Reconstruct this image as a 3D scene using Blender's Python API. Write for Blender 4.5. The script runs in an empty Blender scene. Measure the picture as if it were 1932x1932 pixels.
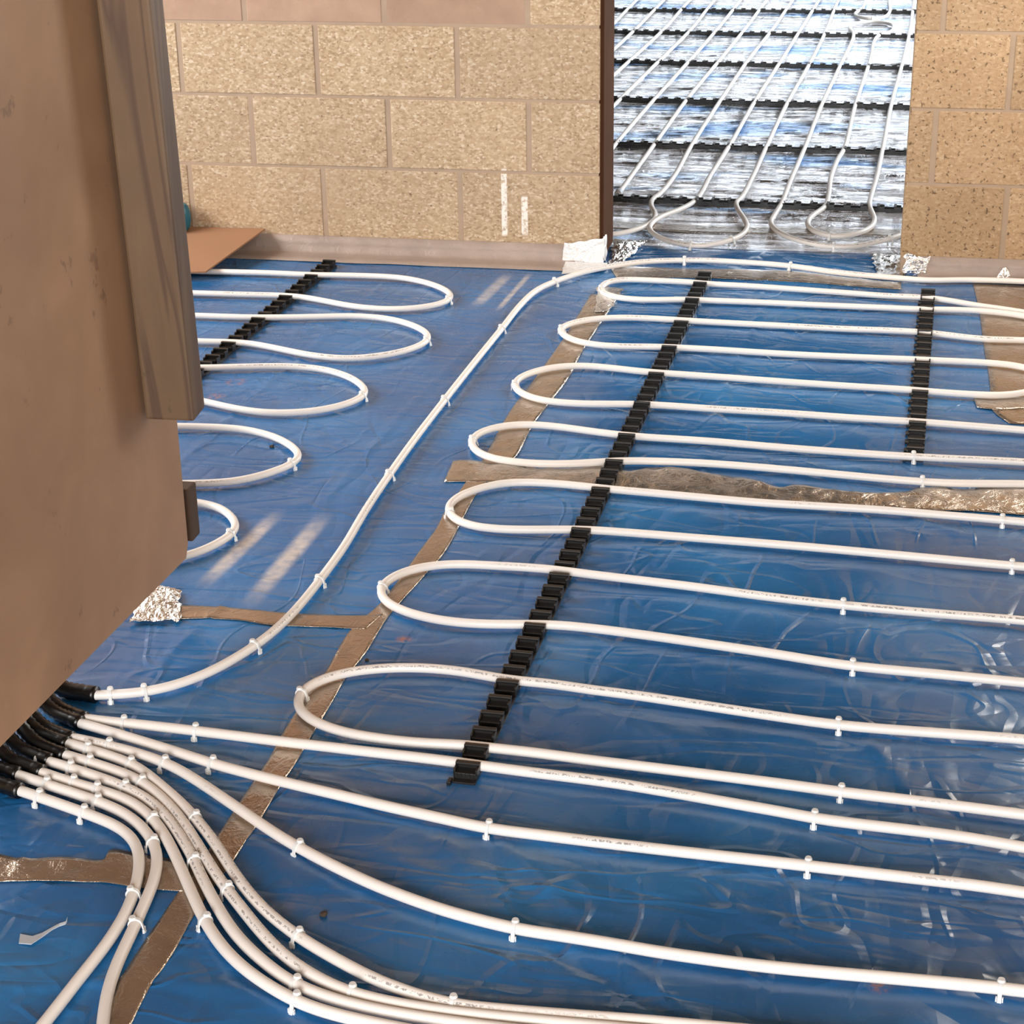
import bpy, bmesh, math, random
from mathutils import Vector, Matrix, noise
random.seed(7)
S = bpy.context.scene
COL = S.collection

# ------------------------------------------------------------------ camera
F_PX = 3536.8868
YAW, PIT, ROL = 0.196588, 0.400272, -0.015866
CAM = Vector((0.8468151, -5.7308445, 1.5969201))
def _basis():
    cy, sy = math.cos(YAW), math.sin(YAW); cp, sp = math.cos(PIT), math.sin(PIT)
    cr, sr = math.cos(ROL), math.sin(ROL)
    c = Vector((-sy*cp, cy*cp, -sp)); r = Vector((cy, sy, 0)); u = r.cross(c)
    return cr*r + sr*u, -sr*r + cr*u, c
CA, CB, CC = _basis()
def ray(u, v): return CC + CA*((u-966)/F_PX) - CB*((v-966)/F_PX)
def fl(u, v, z=0.0):
    """world point of a photo pixel on the horizontal plane z"""
    d = ray(u, v); return CAM + d*((z-CAM.z)/d.z)
def wy(u, v, y=0.0):
    d = ray(u, v); return CAM + d*((y-CAM.y)/d.y)
cam = bpy.data.cameras.new('camera'); co = bpy.data.objects.new('camera', cam); COL.objects.link(co)
cam.sensor_width = 36; cam.lens = F_PX/1932*36; cam.clip_start = .05; cam.clip_end = 200
co.matrix_world = Matrix(((CA.x, CB.x, -CC.x, CAM.x), (CA.y, CB.y, -CC.y, CAM.y), (CA.z, CB.z, -CC.z, CAM.z), (0, 0, 0, 1)))
S.camera = co

# ------------------------------------------------------------------ light
W = bpy.data.worlds.new('world'); S.world = W; W.use_nodes = True
bg = W.node_tree.nodes['Background']; bg.inputs[0].default_value = (.80, .88, 1, 1); bg.inputs[1].default_value = 1.0
def area(name, loc, aim, sx, sy, power, color=(1, 1, 1)):
    l = bpy.data.lights.new(name, 'AREA'); l.shape = 'RECTANGLE'; l.size = sx; l.size_y = sy
    l.energy = power; l.color = color
    o = bpy.data.objects.new(name, l); COL.objects.link(o); o.location = loc
    o.rotation_euler = (Vector(aim)-Vector(loc)).to_track_quat('-Z', 'Y').to_euler()
    return o
area('far_window_daylight', (.9, 8.3, .62), (.9, 0, .62), 4.6, 1.0, 44, (.90, .95, 1))
area('far_side_fill', (3.15, 4.0, 1.45), (.5, 3.2, 0), 4.2, 1.5, 330, (.95, .98, 1))  # added fill lamp that brightens the far pipes, no known source there
area('right_window_daylight', (1.95, -.55, 1.35), (-.6, -2.6, .6), .8, 1.1, 42, (1, .95, .88))
area('left_window_daylight', (-3.15, -1.5, 1.45), (0, -1.5, .9), 2.3, 1.5, 160, (1, .98, .95))
area('rear_opening_daylight', (1.2, -8.3, 1.7), (0.6, 0, .6), 3.6, 1.6, 470, (1, .985, .965))
S.view_settings.view_transform = 'Standard'; S.view_settings.look = 'None'
S.view_settings.exposure = 0.0; S.view_settings.gamma = 1; S.view_settings.use_curve_mapping = False

# ------------------------------------------------------------------ materials
def lin(c):
    return tuple(((x/255)/12.92 if x <= 10 else (((x/255)+.055)/1.055)**2.4) for x in c) + (1,)
class NT:
    def __init__(s, name):
        s.m = bpy.data.materials.new(name); s.m.use_nodes = True; s.t = s.m.node_tree
        s.b = s.t.nodes['Principled BSDF']
    def n(s, typ, **kw):
        nd = s.t.nodes.new(typ)
        for k, v in kw.items():
            if k.startswith('i_'):
                key = k[2:]; key = int(key) if key.isdigit() else key.replace('_', ' ')
                nd.inputs[key].default_value = v
            else: setattr(nd, k, v)
        return nd
    def l(s, a, b): s.t.links.new(a, b)
    def pos(s, scale=(1, 1, 1), rot=(0, 0, 0), obj=False):
        if obj: src = s.n('ShaderNodeTexCoord').outputs['Object']
        else: src = s.n('ShaderNodeNewGeometry').outputs['Position']
        mp = s.n('ShaderNodeMapping'); mp.inputs['Scale'].default_value = scale; mp.inputs['Rotation'].default_value = rot
        s.l(src, mp.inputs[0]); return mp.outputs[0]
    def noise(s, vec, scale, detail=3, rough=.5, dist=0):
        nd = s.n('ShaderNodeTexNoise'); nd.inputs['Scale'].default_value = scale; nd.inputs['Detail'].default_value = detail
        nd.inputs['Roughness'].default_value = rough; nd.inputs['Distortion'].default_value = dist
        s.l(vec, nd.inputs['Vector']); return nd.outputs['Fac']
    def ramp(s, fac, stops):
        r = s.n('ShaderNodeValToRGB'); e = r.color_ramp.elements
        while len(e) > 1: e.remove(e[-1])
        for i, (p, c) in enumerate(stops):
            el = e[0] if i == 0 else e.new(p)
            el.position = p; el.color = c if len(c) == 4 else (*c, 1)
        s.l(fac, r.inputs[0]); return r.outputs[0]
    def mix(s, fac, a, b, mode='MIX'):
        m = s.n('ShaderNodeMix', data_type='RGBA', blend_type=mode)
        for sock, v in ((m.inputs[0], fac), (m.inputs[6], a), (m.inputs[7], b)):
            if hasattr(v, 'links') or isinstance(v, bpy.types.NodeSocket): s.l(v, sock)
            else: sock.default_value = v
        return m.outputs[2]
    def math(s, op, a, b=None, c=None, clamp=False):
        m = s.n('ShaderNodeMath', operation=op); m.use_clamp = clamp
        for i, v in enumerate((a, b, c)):
            if v is None: continue
            if isinstance(v, bpy.types.NodeSocket): s.l(v, m.inputs[i])
            else: m.inputs[i].default_value = v
        return m.outputs[0]
    def bump(s, h, strength=.3, dist=.01, normal=None):
        b = s.n('ShaderNodeBump'); b.inputs['Strength'].default_value = strength; b.inputs['Distance'].default_value = dist
        s.l(h, b.inputs['Height'])
        if normal is not None: s.l(normal, b.inputs['Normal'])
        return b.outputs[0]
    def set(s, **kw):
        for k, v in kw.items():
            k = k.replace('_', ' ')
            if isinstance(v, bpy.types.NodeSocket): s.l(v, s.b.inputs[k])
            else: s.b.inputs[k].default_value = v
        return s.m
    def seg(s, A, B, w, soft=.012, endsoft=.05):
        """mask of a painted stroke between two points of the x-y (or x-z) plane"""
        p = s.n('ShaderNodeNewGeometry').outputs['Position']
        A = Vector(A); B = Vector(B); d = (B-A); L = d.length; d.normalize()
        n = Vector((-d.y, d.x, 0)) if abs(d.z) < .5 else Vector((1, 0, 0))
        def dot(v):
            q = s.n('ShaderNodeVectorMath', operation='DOT_PRODUCT'); s.l(p, q.inputs[0]); q.inputs[1].default_value = v
            return q.outputs['Value']
        t = s.math('SUBTRACT', dot(d), A.dot(d)); o = s.math('ABSOLUTE', s.math('SUBTRACT', dot(n), A.dot(n)))
        def ss(v, a, b):
            m = s.n('ShaderNodeMapRange', interpolation_type='SMOOTHSTEP'); s.l(v, m.inputs[0])
            m.inputs[1].default_value = a; m.inputs[2].default_value = b; m.inputs[3].default_value = 0; m.inputs[4].default_value = 1
            return m.outputs[0]
        side = s.math('SUBTRACT', 1.0, ss(o, w, w+soft))
        e1 = ss(t, 0, endsoft); e2 = s.math('SUBTRACT', 1.0, ss(t, L-endsoft, L))
        return s.math('MULTIPLY', side, s.math('MULTIPLY', e1, e2))

def M_film():
    k = NT('blue_polythene'); P = k.pos()
    big = k.noise(P, 2.2, 3); mid = k.noise(P, 9, 4, .6, .6)
    col = k.ramp(big, [(.3, lin((22, 84, 138))), (.5, lin((29, 97, 154))), (.7, lin((42, 116, 174)))])
    dirt = k.ramp(k.noise(k.pos((1, 1, 1)), 5.5, 6, .7), [(.60, (0, 0, 0)), (.78, (.35, .35, .35))])
    col = k.mix(dirt, col, lin((112, 108, 104)))
    speck = k.ramp(k.noise(P, 70, 2), [(.74, (0, 0, 0)), (.78, (1, 1, 1))])
    gate = k.ramp(k.noise(P, 2.7, 1), [(.52, (0, 0, 0)), (.6, (.7, .7, .7))])
    col = k.mix(k.math('MULTIPLY', speck, gate), col, lin((40, 45, 55)))
    # orange mud smears on the left
    for (u, v, r) in ((445, 720, .035), (408, 747, .03), (762, 1205, .02), (1660, 1860, .02)):
        c = fl(u, v); q = k.n('ShaderNodeVectorMath', operation='DISTANCE'); q.inputs[1].default_value = c
        k.l(k.n('ShaderNodeNewGeometry').outputs['Position'], q.inputs[0])
        m = k.math('SUBTRACT', 1.0, k.math('DIVIDE', q.outputs['Value'], r), clamp=True)
        m = k.math('MULTIPLY', m, k.ramp(k.noise(P, 60, 4, .6, 1), [(.42, (0, 0, 0)), (.6, (1, 1, 1))]))
        col = k.mix(k.math('MULTIPLY', m, .9, clamp=True), col, lin((176, 110, 66)))
    # sprayed setting-out lines
    paint = None
    for (a, b, w, so, es, st) in (((535, 957), (368, 1118), .006, .02, .16, .85), ((624, 957), (455, 1158), .007, .022, .22, .85),
                                  ((962, 514), (893, 582), .007, .02, .1, .55), ((1003, 512), (935, 590), .002, .012, .1, .7)):
        m = k.math('MULTIPLY', k.seg(fl(*a), fl(*b), w, so, es), st)
        paint = m if paint is None else k.math('MAXIMUM', paint, m)
    paint = k.math('MULTIPLY', paint, k.ramp(k.noise(P, 40, 4), [(.3, (.55, .55, .55)), (.6, (1, 1, 1))]))
    col = k.mix(paint, col, lin((205, 196, 188)))
    h1 = k.noise(k.pos((1, 1, 1), (0, 0, .5)), 7, 3, .5, 1.2)
    rid = k.math('ABSOLUTE', k.math('SUBTRACT', k.noise(k.pos((1.0, 3.2, 1), (0, 0, .25)), 2.6, 2, .4, .9), .5))
    rid2 = k.math('ABSOLUTE', k.math('SUBTRACT', k.noise(k.pos((2.4, 1, 1), (0, 0, -.6)), 3.0, 1.5, .4, .8), .5))
    h = k.math('ADD', k.math('MULTIPLY', h1, .5), k.math('ADD', k.math('MINIMUM', k.math('MULTIPLY', rid, 5), .5), k.math('MINIMUM', k.math('MULTIPLY', rid2, 5), .4)))
    b = k.bump(h, .40, .009)
    b = k.bump(k.noise(k.pos((1, 1.8, 1), (0, 0, .3)), 9, 3), .12, .005, b)
    # sharp little crinkles, only in the parts of the sheet that were walked on
    cn = k.noise(k.pos((.8, 2.2, 1), (0, 0, .35)), 3.6, 2, .4, .35)
    cr = k.ramp(k.math('ABSOLUTE', k.math('SUBTRACT', cn, .5)), [(0, (1,)*3), (.03, (0,)*3)])
    cn2 = k.noise(k.pos((1.9, .8, 1), (0, 0, -.75)), 3.3, 1.5, .4, .25)
    cr2 = k.ramp(k.math('ABSOLUTE', k.math('SUBTRACT', cn2, .5)), [(0, (1,)*3), (.02, (0,)*3)])
    gt = k.ramp(k.noise(P, 2.1, 3, .6), [(.42, (0,)*3), (.56, (1,)*3)])
    b = k.bump(k.math('MULTIPLY', k.math('ADD', cr, cr2), gt), .38, .006, b)
    return k.set(Base_Color=col, Roughness=k.ramp(mid, [(.3, (.20,)*3), (.7, (.34,)*3)]), Normal=b, IOR=1.5, Coat_Weight=.2, Coat_Roughness=.12)

def M_foil_floor():
    k = NT('silver_foil_membrane'); P = k.pos()
    st = k.pos((.45, 2.4, 1), (0, 0, .08))
    n1 = k.noise(st, 6.5, 6, .66, 1.2); r1 = k.math('ABSOLUTE', k.math('SUBTRACT', n1, .5))
    n2 = k.noise(k.pos((1, 2.0, 1), (0, 0, -.35)), 12, 4, .6, 1.2); r2 = k.math('ABSOLUTE', k.math('SUBTRACT', n2, .5))
    h = k.math('ADD', k.math('MULTIPLY', r1, 2.2), k.math('MULTIPLY', r2, .8))
    col = k.ramp(k.noise(k.pos((.5, 1.6, 1)), 2.3, 2, .4, .5), [(.53, (.56, .58, .62)), (.60, (.36, .50, .70)), (.67, (.10, .24, .50))])
    return k.set(Base_Color=col, Metallic=1.0, Roughness=k.ramp(n2, [(.3, (.09,)*3), (.7, (.17,)*3)]), Normal=k.bump(h, 1.0, .034))

def M_foil_tape(name, base, rough=.22, met=.8, bs=.5):
    k = NT(name); P = k.pos()
    n = k.noise(k.pos((1, 1, 1), (0, 0, .9)), 22, 5, .6, 1.5)
    col = k.ramp(k.noise(P, 9, 4), [(.3, tuple(c*.82 for c in base)), (.7, base)])
    return k.set(Base_Color=col, Metallic=met, Roughness=rough, Normal=k.bump(k.math('ABSOLUTE', k.math('SUBTRACT', n, .5)), bs, .006))

def M_crumple(name='crumpled_foil', base=(.9, .89, .87), met=1.0, rough=.18):
    k = NT(name); P = k.pos()
    n = k.noise(P, 60, 4, .6, 1.5)
    return k.set(Base_Color=(*base, 1), Metallic=met, Roughness=rough, Normal=k.bump(k.math('ABSOLUTE', k.math('SUBTRACT', n, .5)), .8, .006))

def M_pipe():
    k = NT('white_plastic_pipe'); P = k.pos()
    uv = k.n('ShaderNodeUVMap').outputs[0]; sp = k.n('ShaderNodeSeparateXYZ'); k.l(uv, sp.inputs[0])
    u, v = sp.outputs[0], sp.outputs[1]
    cu = k.n('ShaderNodeCombineXYZ'); k.l(u, cu.inputs[0]); k.l(k.math('MULTIPLY', v, .05), cu.inputs[1])
    oi = k.n('ShaderNodeObjectInfo').outputs['Random']; k.l(k.math('MULTIPLY', oi, 40.0), cu.inputs[2])
    gl = k.ramp(k.noise(cu.outputs[0], 190, 2, .8), [(.50, (0, 0, 0)), (.54, (1, 1, 1))])
    gate = k.ramp(k.noise(cu.outputs[0], 1.7, 2), [(.56, (0, 0, 0)), (.59, (1, 1, 1))])
    band = k.math('LESS_THAN', k.math('ABSOLUTE', k.math('SUBTRACT', k.math('ABSOLUTE', k.math('SUBTRACT', v, .25)), .11)), .035)
    m = k.math('MULTIPLY', k.math('MULTIPLY', gl, gate), k.math('MULTIPLY', band, .6))
    col = k.mix(k.noise(P, 3, 2), lin((226, 220, 214)), lin((238, 234, 230)))
    col = k.mix(m, col, lin((70, 68, 72)))
    return k.set(Base_Color=col, Roughness=.42, Subsurface_Weight=.0)

def M_simple(name, rgb, rough=.5, nscale=0, var=.15, bs=0, met=0, bd=.002):
    k = NT(name); P = k.pos()
    c = lin(rgb); c2 = tuple(x*(1-var) for x in c[:3]) + (1,)
    n = k.noise(P, nscale or 20, 4)
    kw = dict(Base_Color=k.mix(n, c2, c), Roughness=rough, Metallic=met)
    if bs: kw['Normal'] = k.bump(n, bs, bd)
    return k.set(**kw)

def M_block(name='aggregate_block', pits=.35, tint=(1, 1, 1), marks=(), flat=.35):
    k = NT(name); P = k.pos()
    at = k.n('ShaderNodeVertexColor', layer_name='tint').outputs[0]
    sep = k.n('ShaderNodeSeparateColor'); k.l(at, sep.inputs[0])
    smear, shade = sep.outputs[0], sep.outputs[1]
    chips = k.n('ShaderNodeTexVoronoi'); chips.inputs['Scale'].default_value = 120; chips.inputs['Randomness'].default_value = 1
    k.l(k.pos((1, 1, 1.5)), chips.inputs['Vector'])
    cs = k.n('ShaderNodeSeparateColor'); k.l(chips.outputs['Color'], cs.inputs[0])
    base = k.ramp(cs.outputs[0], [(0, lin((144, 118, 88))), (.2, lin((178, 150, 116))), (.6, lin((196, 170, 136))), (.86, lin((214, 190, 158))), (1, lin((234, 218, 192)))])
    big = k.noise(P, 5, 4)
    base = k.mix(flat, base, k.ramp(big, [(.3, lin((180, 151, 116))), (.7, lin((200, 174, 140)))]))
    base = k.mix(k.ramp(k.noise(P, 3.1, 5, .7), [(.45, (0,)*3), (.7, (.55,)*3)]), base, lin((186, 158, 126)))
    pit = k.ramp(k.noise(P, 75, 3, .65), [(pits-.035, (1, 1, 1)), (pits+.02, (0, 0, 0))])
    base = k.mix(k.math('MULTIPLY', pit, .8), base, lin((96, 74, 52)))
    sm = k.math('MULTIPLY', smear, k.ramp(k.noise(P, 7, 5, .65), [(.2, (.75,)*3), (.45, (1,)*3)]))
    base = k.mix(sm, base, k.ramp(k.noise(P, 12, 3), [(.3, lin((172, 140, 116))), (.7, lin((186, 154, 128)))]))
    hsv = k.n('ShaderNodeMix', data_type='RGBA', blend_type='MULTIPLY'); hsv.inputs[0].default_value = 1
    k.l(base, hsv.inputs[6]); cmb = k.n('ShaderNodeCombineColor')
    for i in range(3):
        k.l(k.math('MULTIPLY', shade, tint[i]), cmb.inputs[i])
    k.l(cmb.outputs[0], hsv.inputs[7]); base = hsv.outputs[2]
    for (A, B, w) in marks:
        m = k.seg(A, B, w, .004, .012)
        m = k.math('MULTIPLY', m, k.ramp(k.noise(P, 70, 4, .7), [(.38, (.15,)*3), (.52, (.95,)*3)]))
        base = k.mix(m, base, lin((236, 228, 218)))
    hh = k.math('ADD', k.math('MULTIPLY', cs.outputs[1], .6), k.math('MULTIPLY', pit, -1.0))
    return k.set(Base_Color=base, Roughness=.9, Normal=k.bump(hh, .35, .003))

def M_wood(name, a, b, scale=(6, 6, .8), rough=.6, streak=None, spots=.5):
    k = NT(name); P = k.pos(scale)
    n = k.noise(P, 3, 6, .62, 1.2); n2 = k.noise(P, .9, 3, .5, .8)
    col = k.mix(k.math('ADD', k.math('MULTIPLY', n, .5), k.math('MULTIPLY', n2, .5)), lin(a), lin(b))
    if streak:
        g = k.math('ABSOLUTE', k.math('SUBTRACT', n2, .5))
        col = k.mix(k.ramp(g, [(.0, (.75,)*3), (.035, (0,)*3)]), col, lin(streak))
    blot = k.ramp(k.noise(k.pos((1, 1, .8), (.5, 0, 0)), 4.5, 4, .55, .6), [(.35, (.35,)*3), (.65, (0,)*3)])
    col = k.mix(blot, col, tuple(x*.62 for x in lin(a)[:3])+(1,))
    sp = k.ramp(k.noise(k.pos((1, 1, .7)), 17, 4, .65), [(.30, (1,)*3), (.35, (0,)*3)])
    col = k.mix(k.math('MULTIPLY', sp, spots), col, tuple(x*.4 for x in lin(a)[:3])+(1,))
    return k.set(Base_Color=col, Roughness=rough, Normal=k.bump(n, .12, .003))

MT = {}
MT['film'] = M_film(); MT['foilfloor'] = M_foil_floor()
MT['tape'] = M_foil_tape('foil_tape_brown_reflection', (.50, .405, .32), .17, .82, .7)  # silver foil; the brown room it mirrors is put into the base colour
MT['tape2'] = M_foil_tape('wrinkled_tape', (.56, .49, .42), .17, .85, 1.0)
MT['upstand'] = M_foil_tape('upstand_tape', (.36, .28, .235), .5, .1, .5)
MT['crumple'] = M_crumple(); MT['whitefoil'] = M_crumple('white_faced_foil', (.80, .79, .78), .5, .3)
MT['pipe'] = M_pipe()
MT['staple'] = M_simple('clear_white_plastic', (226, 228, 228), .3, 40, .05)
MT['black'] = M_simple('black_plastic', (24, 22, 21), .38, 60, .3, .1)
MT['sleeve'] = M_simple('black_conduit', (9, 9, 10), .33, 30, .3)
MT['mortar'] = M_simple('mortar', (178, 154, 130), .95, 14, .28, .5, 0, .004)
MT['block'] = M_block('pale_aggregate_block', .34, (.92, .92, .94),
    marks=((Vector((-.3035, -.001, .075)), Vector((-.3035, -.001, .30)), .007), (Vector((-.2385, -.001, .08)), Vector((-.2385, -.001, .215)), .008)))
MT['block2'] = M_block('tan_aggregate_block', .395, (.86, .80, .74), (), .62)
MT['panel'] = M_wood('plywood', (140, 106, 80), (178, 142, 110), scale=(1, 1.1, 1.6))
MT['post'] = M_wood('rough_timber', (86, 64, 44), (120, 94, 66), scale=(11, 11, .55), streak=(70, 46, 32))
MT['darkwood'] = M_wood('dark_timber', (62, 45, 33), (86, 65, 48), scale=(8, 8, 1), rough=.9)
MT['jamb'] = M_wood('reveal_shade_brown', (66, 42, 28), (88, 58, 40), scale=(8, 8, 1), rough=.95)  # shade of the doorway reveal painted as dark brown
MT['jamb'].node_tree.nodes['Principled BSDF'].inputs['Specular IOR Level'].default_value = .08  # low specular keeps the painted reveal shade dark
MT['ceil'] = M_wood('ceiling_boards', (120, 88, 62), (160, 124, 92), scale=(1, 6, 1))
MT['card'] = M_simple('cardboard', (154, 114, 84), .85, 9, .08)
MT['teal'] = M_simple('teal_plastic', (20, 104, 128), .35, 9, .1)
MT['grey'] = M_simple('grey_plastic_offcut', (176, 182, 190), .4, 30, .1)
MT['frame'] = M_simple('window_frame_white', (225, 225, 222), .4, 10, .05)
MT['grit'] = M_simple('rubble_grit', (70, 58, 48), .9, 90, .4)

# ------------------------------------------------------------------ mesh helpers
def obj(name, bm, mat, parent=None, smooth=True, **tags):
    me = bpy.data.meshes.new(name); bm.to_mesh(me); bm.free(); me.materials.append(mat)
    if smooth:
        for p in me.polygons: p.use_smooth = True
    o = bpy.data.objects.new(name, me); COL.objects.link(o)
    if parent is not None: o.parent = parent
    for k, v in tags.items(): o[k] = v
    return o
def empty(name, loc, rz=0, **tags):
    o = bpy.data.objects.new(name, None); COL.objects.link(o); o.location = loc; o.rotation_euler = (0, 0, rz); o.empty_display_size = .05
    for k, v in tags.items(): o[k] = v
    return o
def add_box(bm, x0, y0, z0, x1, y1, z1, bev=0, M=None):
    r = bmesh.ops.create_cube(bm, size=1); vs = r['verts']
    for v in vs:
        v.co = Vector(((x0+x1)/2+v.co.x*(x1-x0), (y0+y1)/2+v.co.y*(y1-y0), (z0+z1)/2+v.co.z*(z1-z0)))
    if bev:
        es = list({e for v in vs for e in v.link_edges})
        rr = bmesh.ops.bevel(bm, geom=es, offset=bev, segments=2, affect='EDGES', profile=.6)
        vs = list({v for f in rr['faces'] for v in f.verts} | {v for v in vs if v.is_valid})
    if M is not None:
        for v in vs: v.co = M @ v.co
    return vs
def box(name, x0, y0, z0, x1, y1, z1, mat, bev=0, parent=None, **tags):
    bm = bmesh.new(); add_box(bm, x0, y0, z0, x1, y1, z1, bev)
    return obj(name, bm, mat, parent, smooth=False, **tags)

def catmull(P, step=.015):
    out = []; n = len(P)
    for i in range(n-1):
        p0 = P[max(i-1, 0)]; p1 = P[i]; p2 = P[i+1]; p3 = P[min(i+2, n-1)]
        t0 = 0; a = .5
        t1 = t0+max((p1-p0).length, 1e-4)**a; t2 = t1+max((p2-p1).length, 1e-4)**a; t3 = t2+max((p3-p2).length, 1e-4)**a
        m = max(2, int((p2-p1).length/step))
        for j in range(m):
            t = t1+(t2-t1)*j/m
            A1 = p0*((t1-t)/(t1-t0))+p1*((t-t0)/(t1-t0)) if t1 > t0 else p1
            A2 = p1*((t2-t)/(t2-t1))+p2*((t-t1)/(t2-t1)); A3 = p2*((t3-t)/(t3-t2))+p3*((t-t2)/(t3-t2))
            B1 = A1*((t2-t)/(t2-t0))+A2*((t-t0)/(t2-t0)); B2 = A2*((t3-t)/(t3-t1))+A3*((t-t1)/(t3-t1))
            out.append(B1*((t2-t)/(t2-t1))+B2*((t-t1)/(t2-t1)))
    out.append(P[-1].copy())
    return out
def smooth_path(P, it):
    for _ in range(it):
        Q = [p.copy() for p in P]
        for i in range(1, len(P)-1): Q[i] = P[i]*.5+(P[i-1]+P[i+1])*.25
        P = Q
    return P
def resample(P, step):
    out = [P[0]]; acc = 0
    for i in range(1, len(P)):
        d = (P[i]-P[i-1]).length
        while acc+d >= step:
            t = (step-acc)/d; q = P[i-1].lerp(P[i], t); out.append(q); P[i-1] = q; d = (P[i]-q).length; acc = 0
        acc += d
    out.append(P[-1]); return out
def tube_bm(P, r, n=12, cap=True, radii=None):
    bm = bmesh.new(); uvl = bm.loops.layers.uv.new('UVMap'); rings = []; L = [0]
    up = Vector((0, 0, 1)); prev = None
    for i, p in enumerate(P):
        t = (P[min(i+1, len(P)-1)]-P[max(i-1, 0)]).normalized()
        if i: L.append(L[-1]+(P[i]-P[i-1]).length)
        if prev is None:
            s = t.cross(up); s = s.normalized() if s.length > .1 else Vector((1, 0, 0))
        else:
            s = (prev-t*prev.dot(t)).normalized()
        prev = s; u = s.cross(t)
        rr = radii[i] if radii else r
        rings.append([bm.verts.new(p+(s*math.cos(2*math.pi*k/n)+u*math.sin(2*math.pi*k/n))*rr) for k in range(n)])
    for i in range(len(P)-1):
        for k in range(n):
            k2 = (k+1) % n
            f = bm.faces.new((rings[i][k], rings[i][k2], rings[i+1][k2], rings[i+1][k]))
            for lp, (uu, vv) in zip(f.loops, ((L[i], k/n), (L[i], (k+1)/n), (L[i+1], (k+1)/n), (L[i+1], k/n))): lp[uvl].uv = (uu, vv)
    if cap:
        bm.faces.new(rings[0][::-1]); bm.faces.new(rings[-1])
    bmesh.ops.recalc_face_normals(bm, faces=bm.faces)
    return bm
def tags(label, cat, group=None):
    d = dict(label=label, category=cat)
    if group: d['group'] = group
    return d

# ------------------------------------------------------------------ floor relief
CREASE = []
def crease(pts, h, w):
    q = [fl(*p) for p in pts]
    for a, b in zip(q, q[1:]): CREASE.append((a.x, a.y, b.x, b.y, h, w))
crease([(945, 1590), (1040, 1680), (1125, 1765)], .005, .010)
crease([(1125, 1765), (1220, 1850), (1330, 1945)], .006, .009)
crease([(1050, 1790), (1170, 1860), (1300, 1945)], -.006, .010)
crease([(700, 1875), (900, 1890), (1100, 1900), (1300, 1915)], .004, .008)
crease([(620, 940), (740, 800), (850, 690), (930, 610), (985, 545)], .0035, .006)
crease([(300, 905), (420, 800), (540, 700), (640, 610), (720, 535)], .003, .006)
crease([(1448, 520), (1432, 600), (1370, 730), (1335, 830), (1325, 890)], .003, .007)
crease([(265, 1300), (330, 1225), (425, 1140)], .003, .006)
crease([(35, 1635), (75, 1590), (112, 1548)], .003, .006)
crease([(480, 1590), (540, 1625), (600, 1660)], .005, .02)
crease([(540, 1650), (560, 1720), (580, 1770)], .005, .02)
crease([(720, 1600), (800, 1660), (880, 1710), (960, 1735)], .005, .022)
crease([(830, 1590), (900, 1640), (955, 1700)], .005, .016)
crease([(905, 1655), (940, 1690), (975, 1725)], .006, .010)
crease([(600, 1480), (700, 1510), (820, 1500)], .003, .03)
crease([(1680, 955), (1740, 985), (1830, 1010)], .003, .012)
crease([(1640, 1400), (1680, 1440), (1720, 1500)], .003, .015)
crease([(1200, 1350), (1300, 1400), (1380, 1480)], .003, .03)
crease([(0, 1865), (200, 1850), (420, 1860), (560, 1900)], .003, .01)
def fh(x, y):
    h = 0.0
    n1 = noise.noise((x*3.1, y*3.1, .3)); n2 = noise.noise((x*7.0+3, y*9.0, 1.7))
    n3 = abs(noise.noise((x*5+y*3, y*6-x*2, 4.2)))
    h += .0016*n1+.0009*n2+.0010*(.35-n3)
    for (ax, ay, bx, by, hh, w) in CREASE:
        dx, dy = bx-ax, by-ay
        if x < min(ax, bx)-3*w or x > max(ax, bx)+3*w or y < min(ay, by)-3*w or y > max(ay, by)+3*w: continue
        L2 = dx*dx+dy*dy; t = max(0, min(1, ((x-ax)*dx+(y-ay)*dy)/L2))
        d = math.hypot(x-ax-t*dx, y-ay-t*dy)
        if d < 3*w: h += hh*math.exp(-(d/w)**2)
    return max(-.006, min(.0042, h))-.0008
def grid_mesh(name, xs, ys, hf, mat, **tg):
    bm = bmesh.new(); nx, ny = len(xs), len(ys)
    V = [[bm.verts.new((x, y, hf(x, y))) for x in xs] for y in ys]
    for j in range(ny-1):
        for i in range(nx-1): bm.faces.new((V[j][i], V[j][i+1], V[j+1][i+1], V[j+1][i]))
    # sheet thickness: a skirt down to the slab
    zb = -.02
    per = [V[0][i] for i in range(nx)]+[V[j][-1] for j in range(1, ny)]+[V[-1][i] for i in range(nx-2, -1, -1)]+[V[j][0] for j in range(ny-2, 0, -1)]
    low = [bm.verts.new((v.co.x, v.co.y, zb)) for v in per]
    for i in range(len(per)):
        j = (i+1) % len(per); bm.faces.new((per[j], per[i], low[i], low[j]))
    return obj(name, bm, mat, **tg)
def axis(a, lo, hi, b, fine, coarse):
    out = []; x = a
    while x < b-1e-6:
        out.append(x); x += fine if lo <= x < hi else coarse
    out.append(b); return out
grid_mesh('floor', axis(-3.0, -1.5, 1.5, 2.9, .012, .15), axis(-8, -3.98, .2, .24, .012, .12), fh, MT['film'], kind='structure')
def ffh(x, y):
    a = abs(noise.noise((x*2.2+y, y*13, 2.0))); b = abs(noise.noise((x*6, y*19+x*4, 5.0))); c = noise.noise((x*2, y*2.5, 9))
    k = min(1, max(.15, (y-.3)/.5))
    return min(.0035, k*(.0042*(.35-a)*2+.003*(.3-b)*2+.0015*c))-.001
grid_mesh('floor', axis(-2.2, -1.2, 1.2, 3.9, .022, .2), axis(.235, .235, 6.5, 8.0, .011, .1), ffh, MT['foilfloor'], kind='structure')

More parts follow.
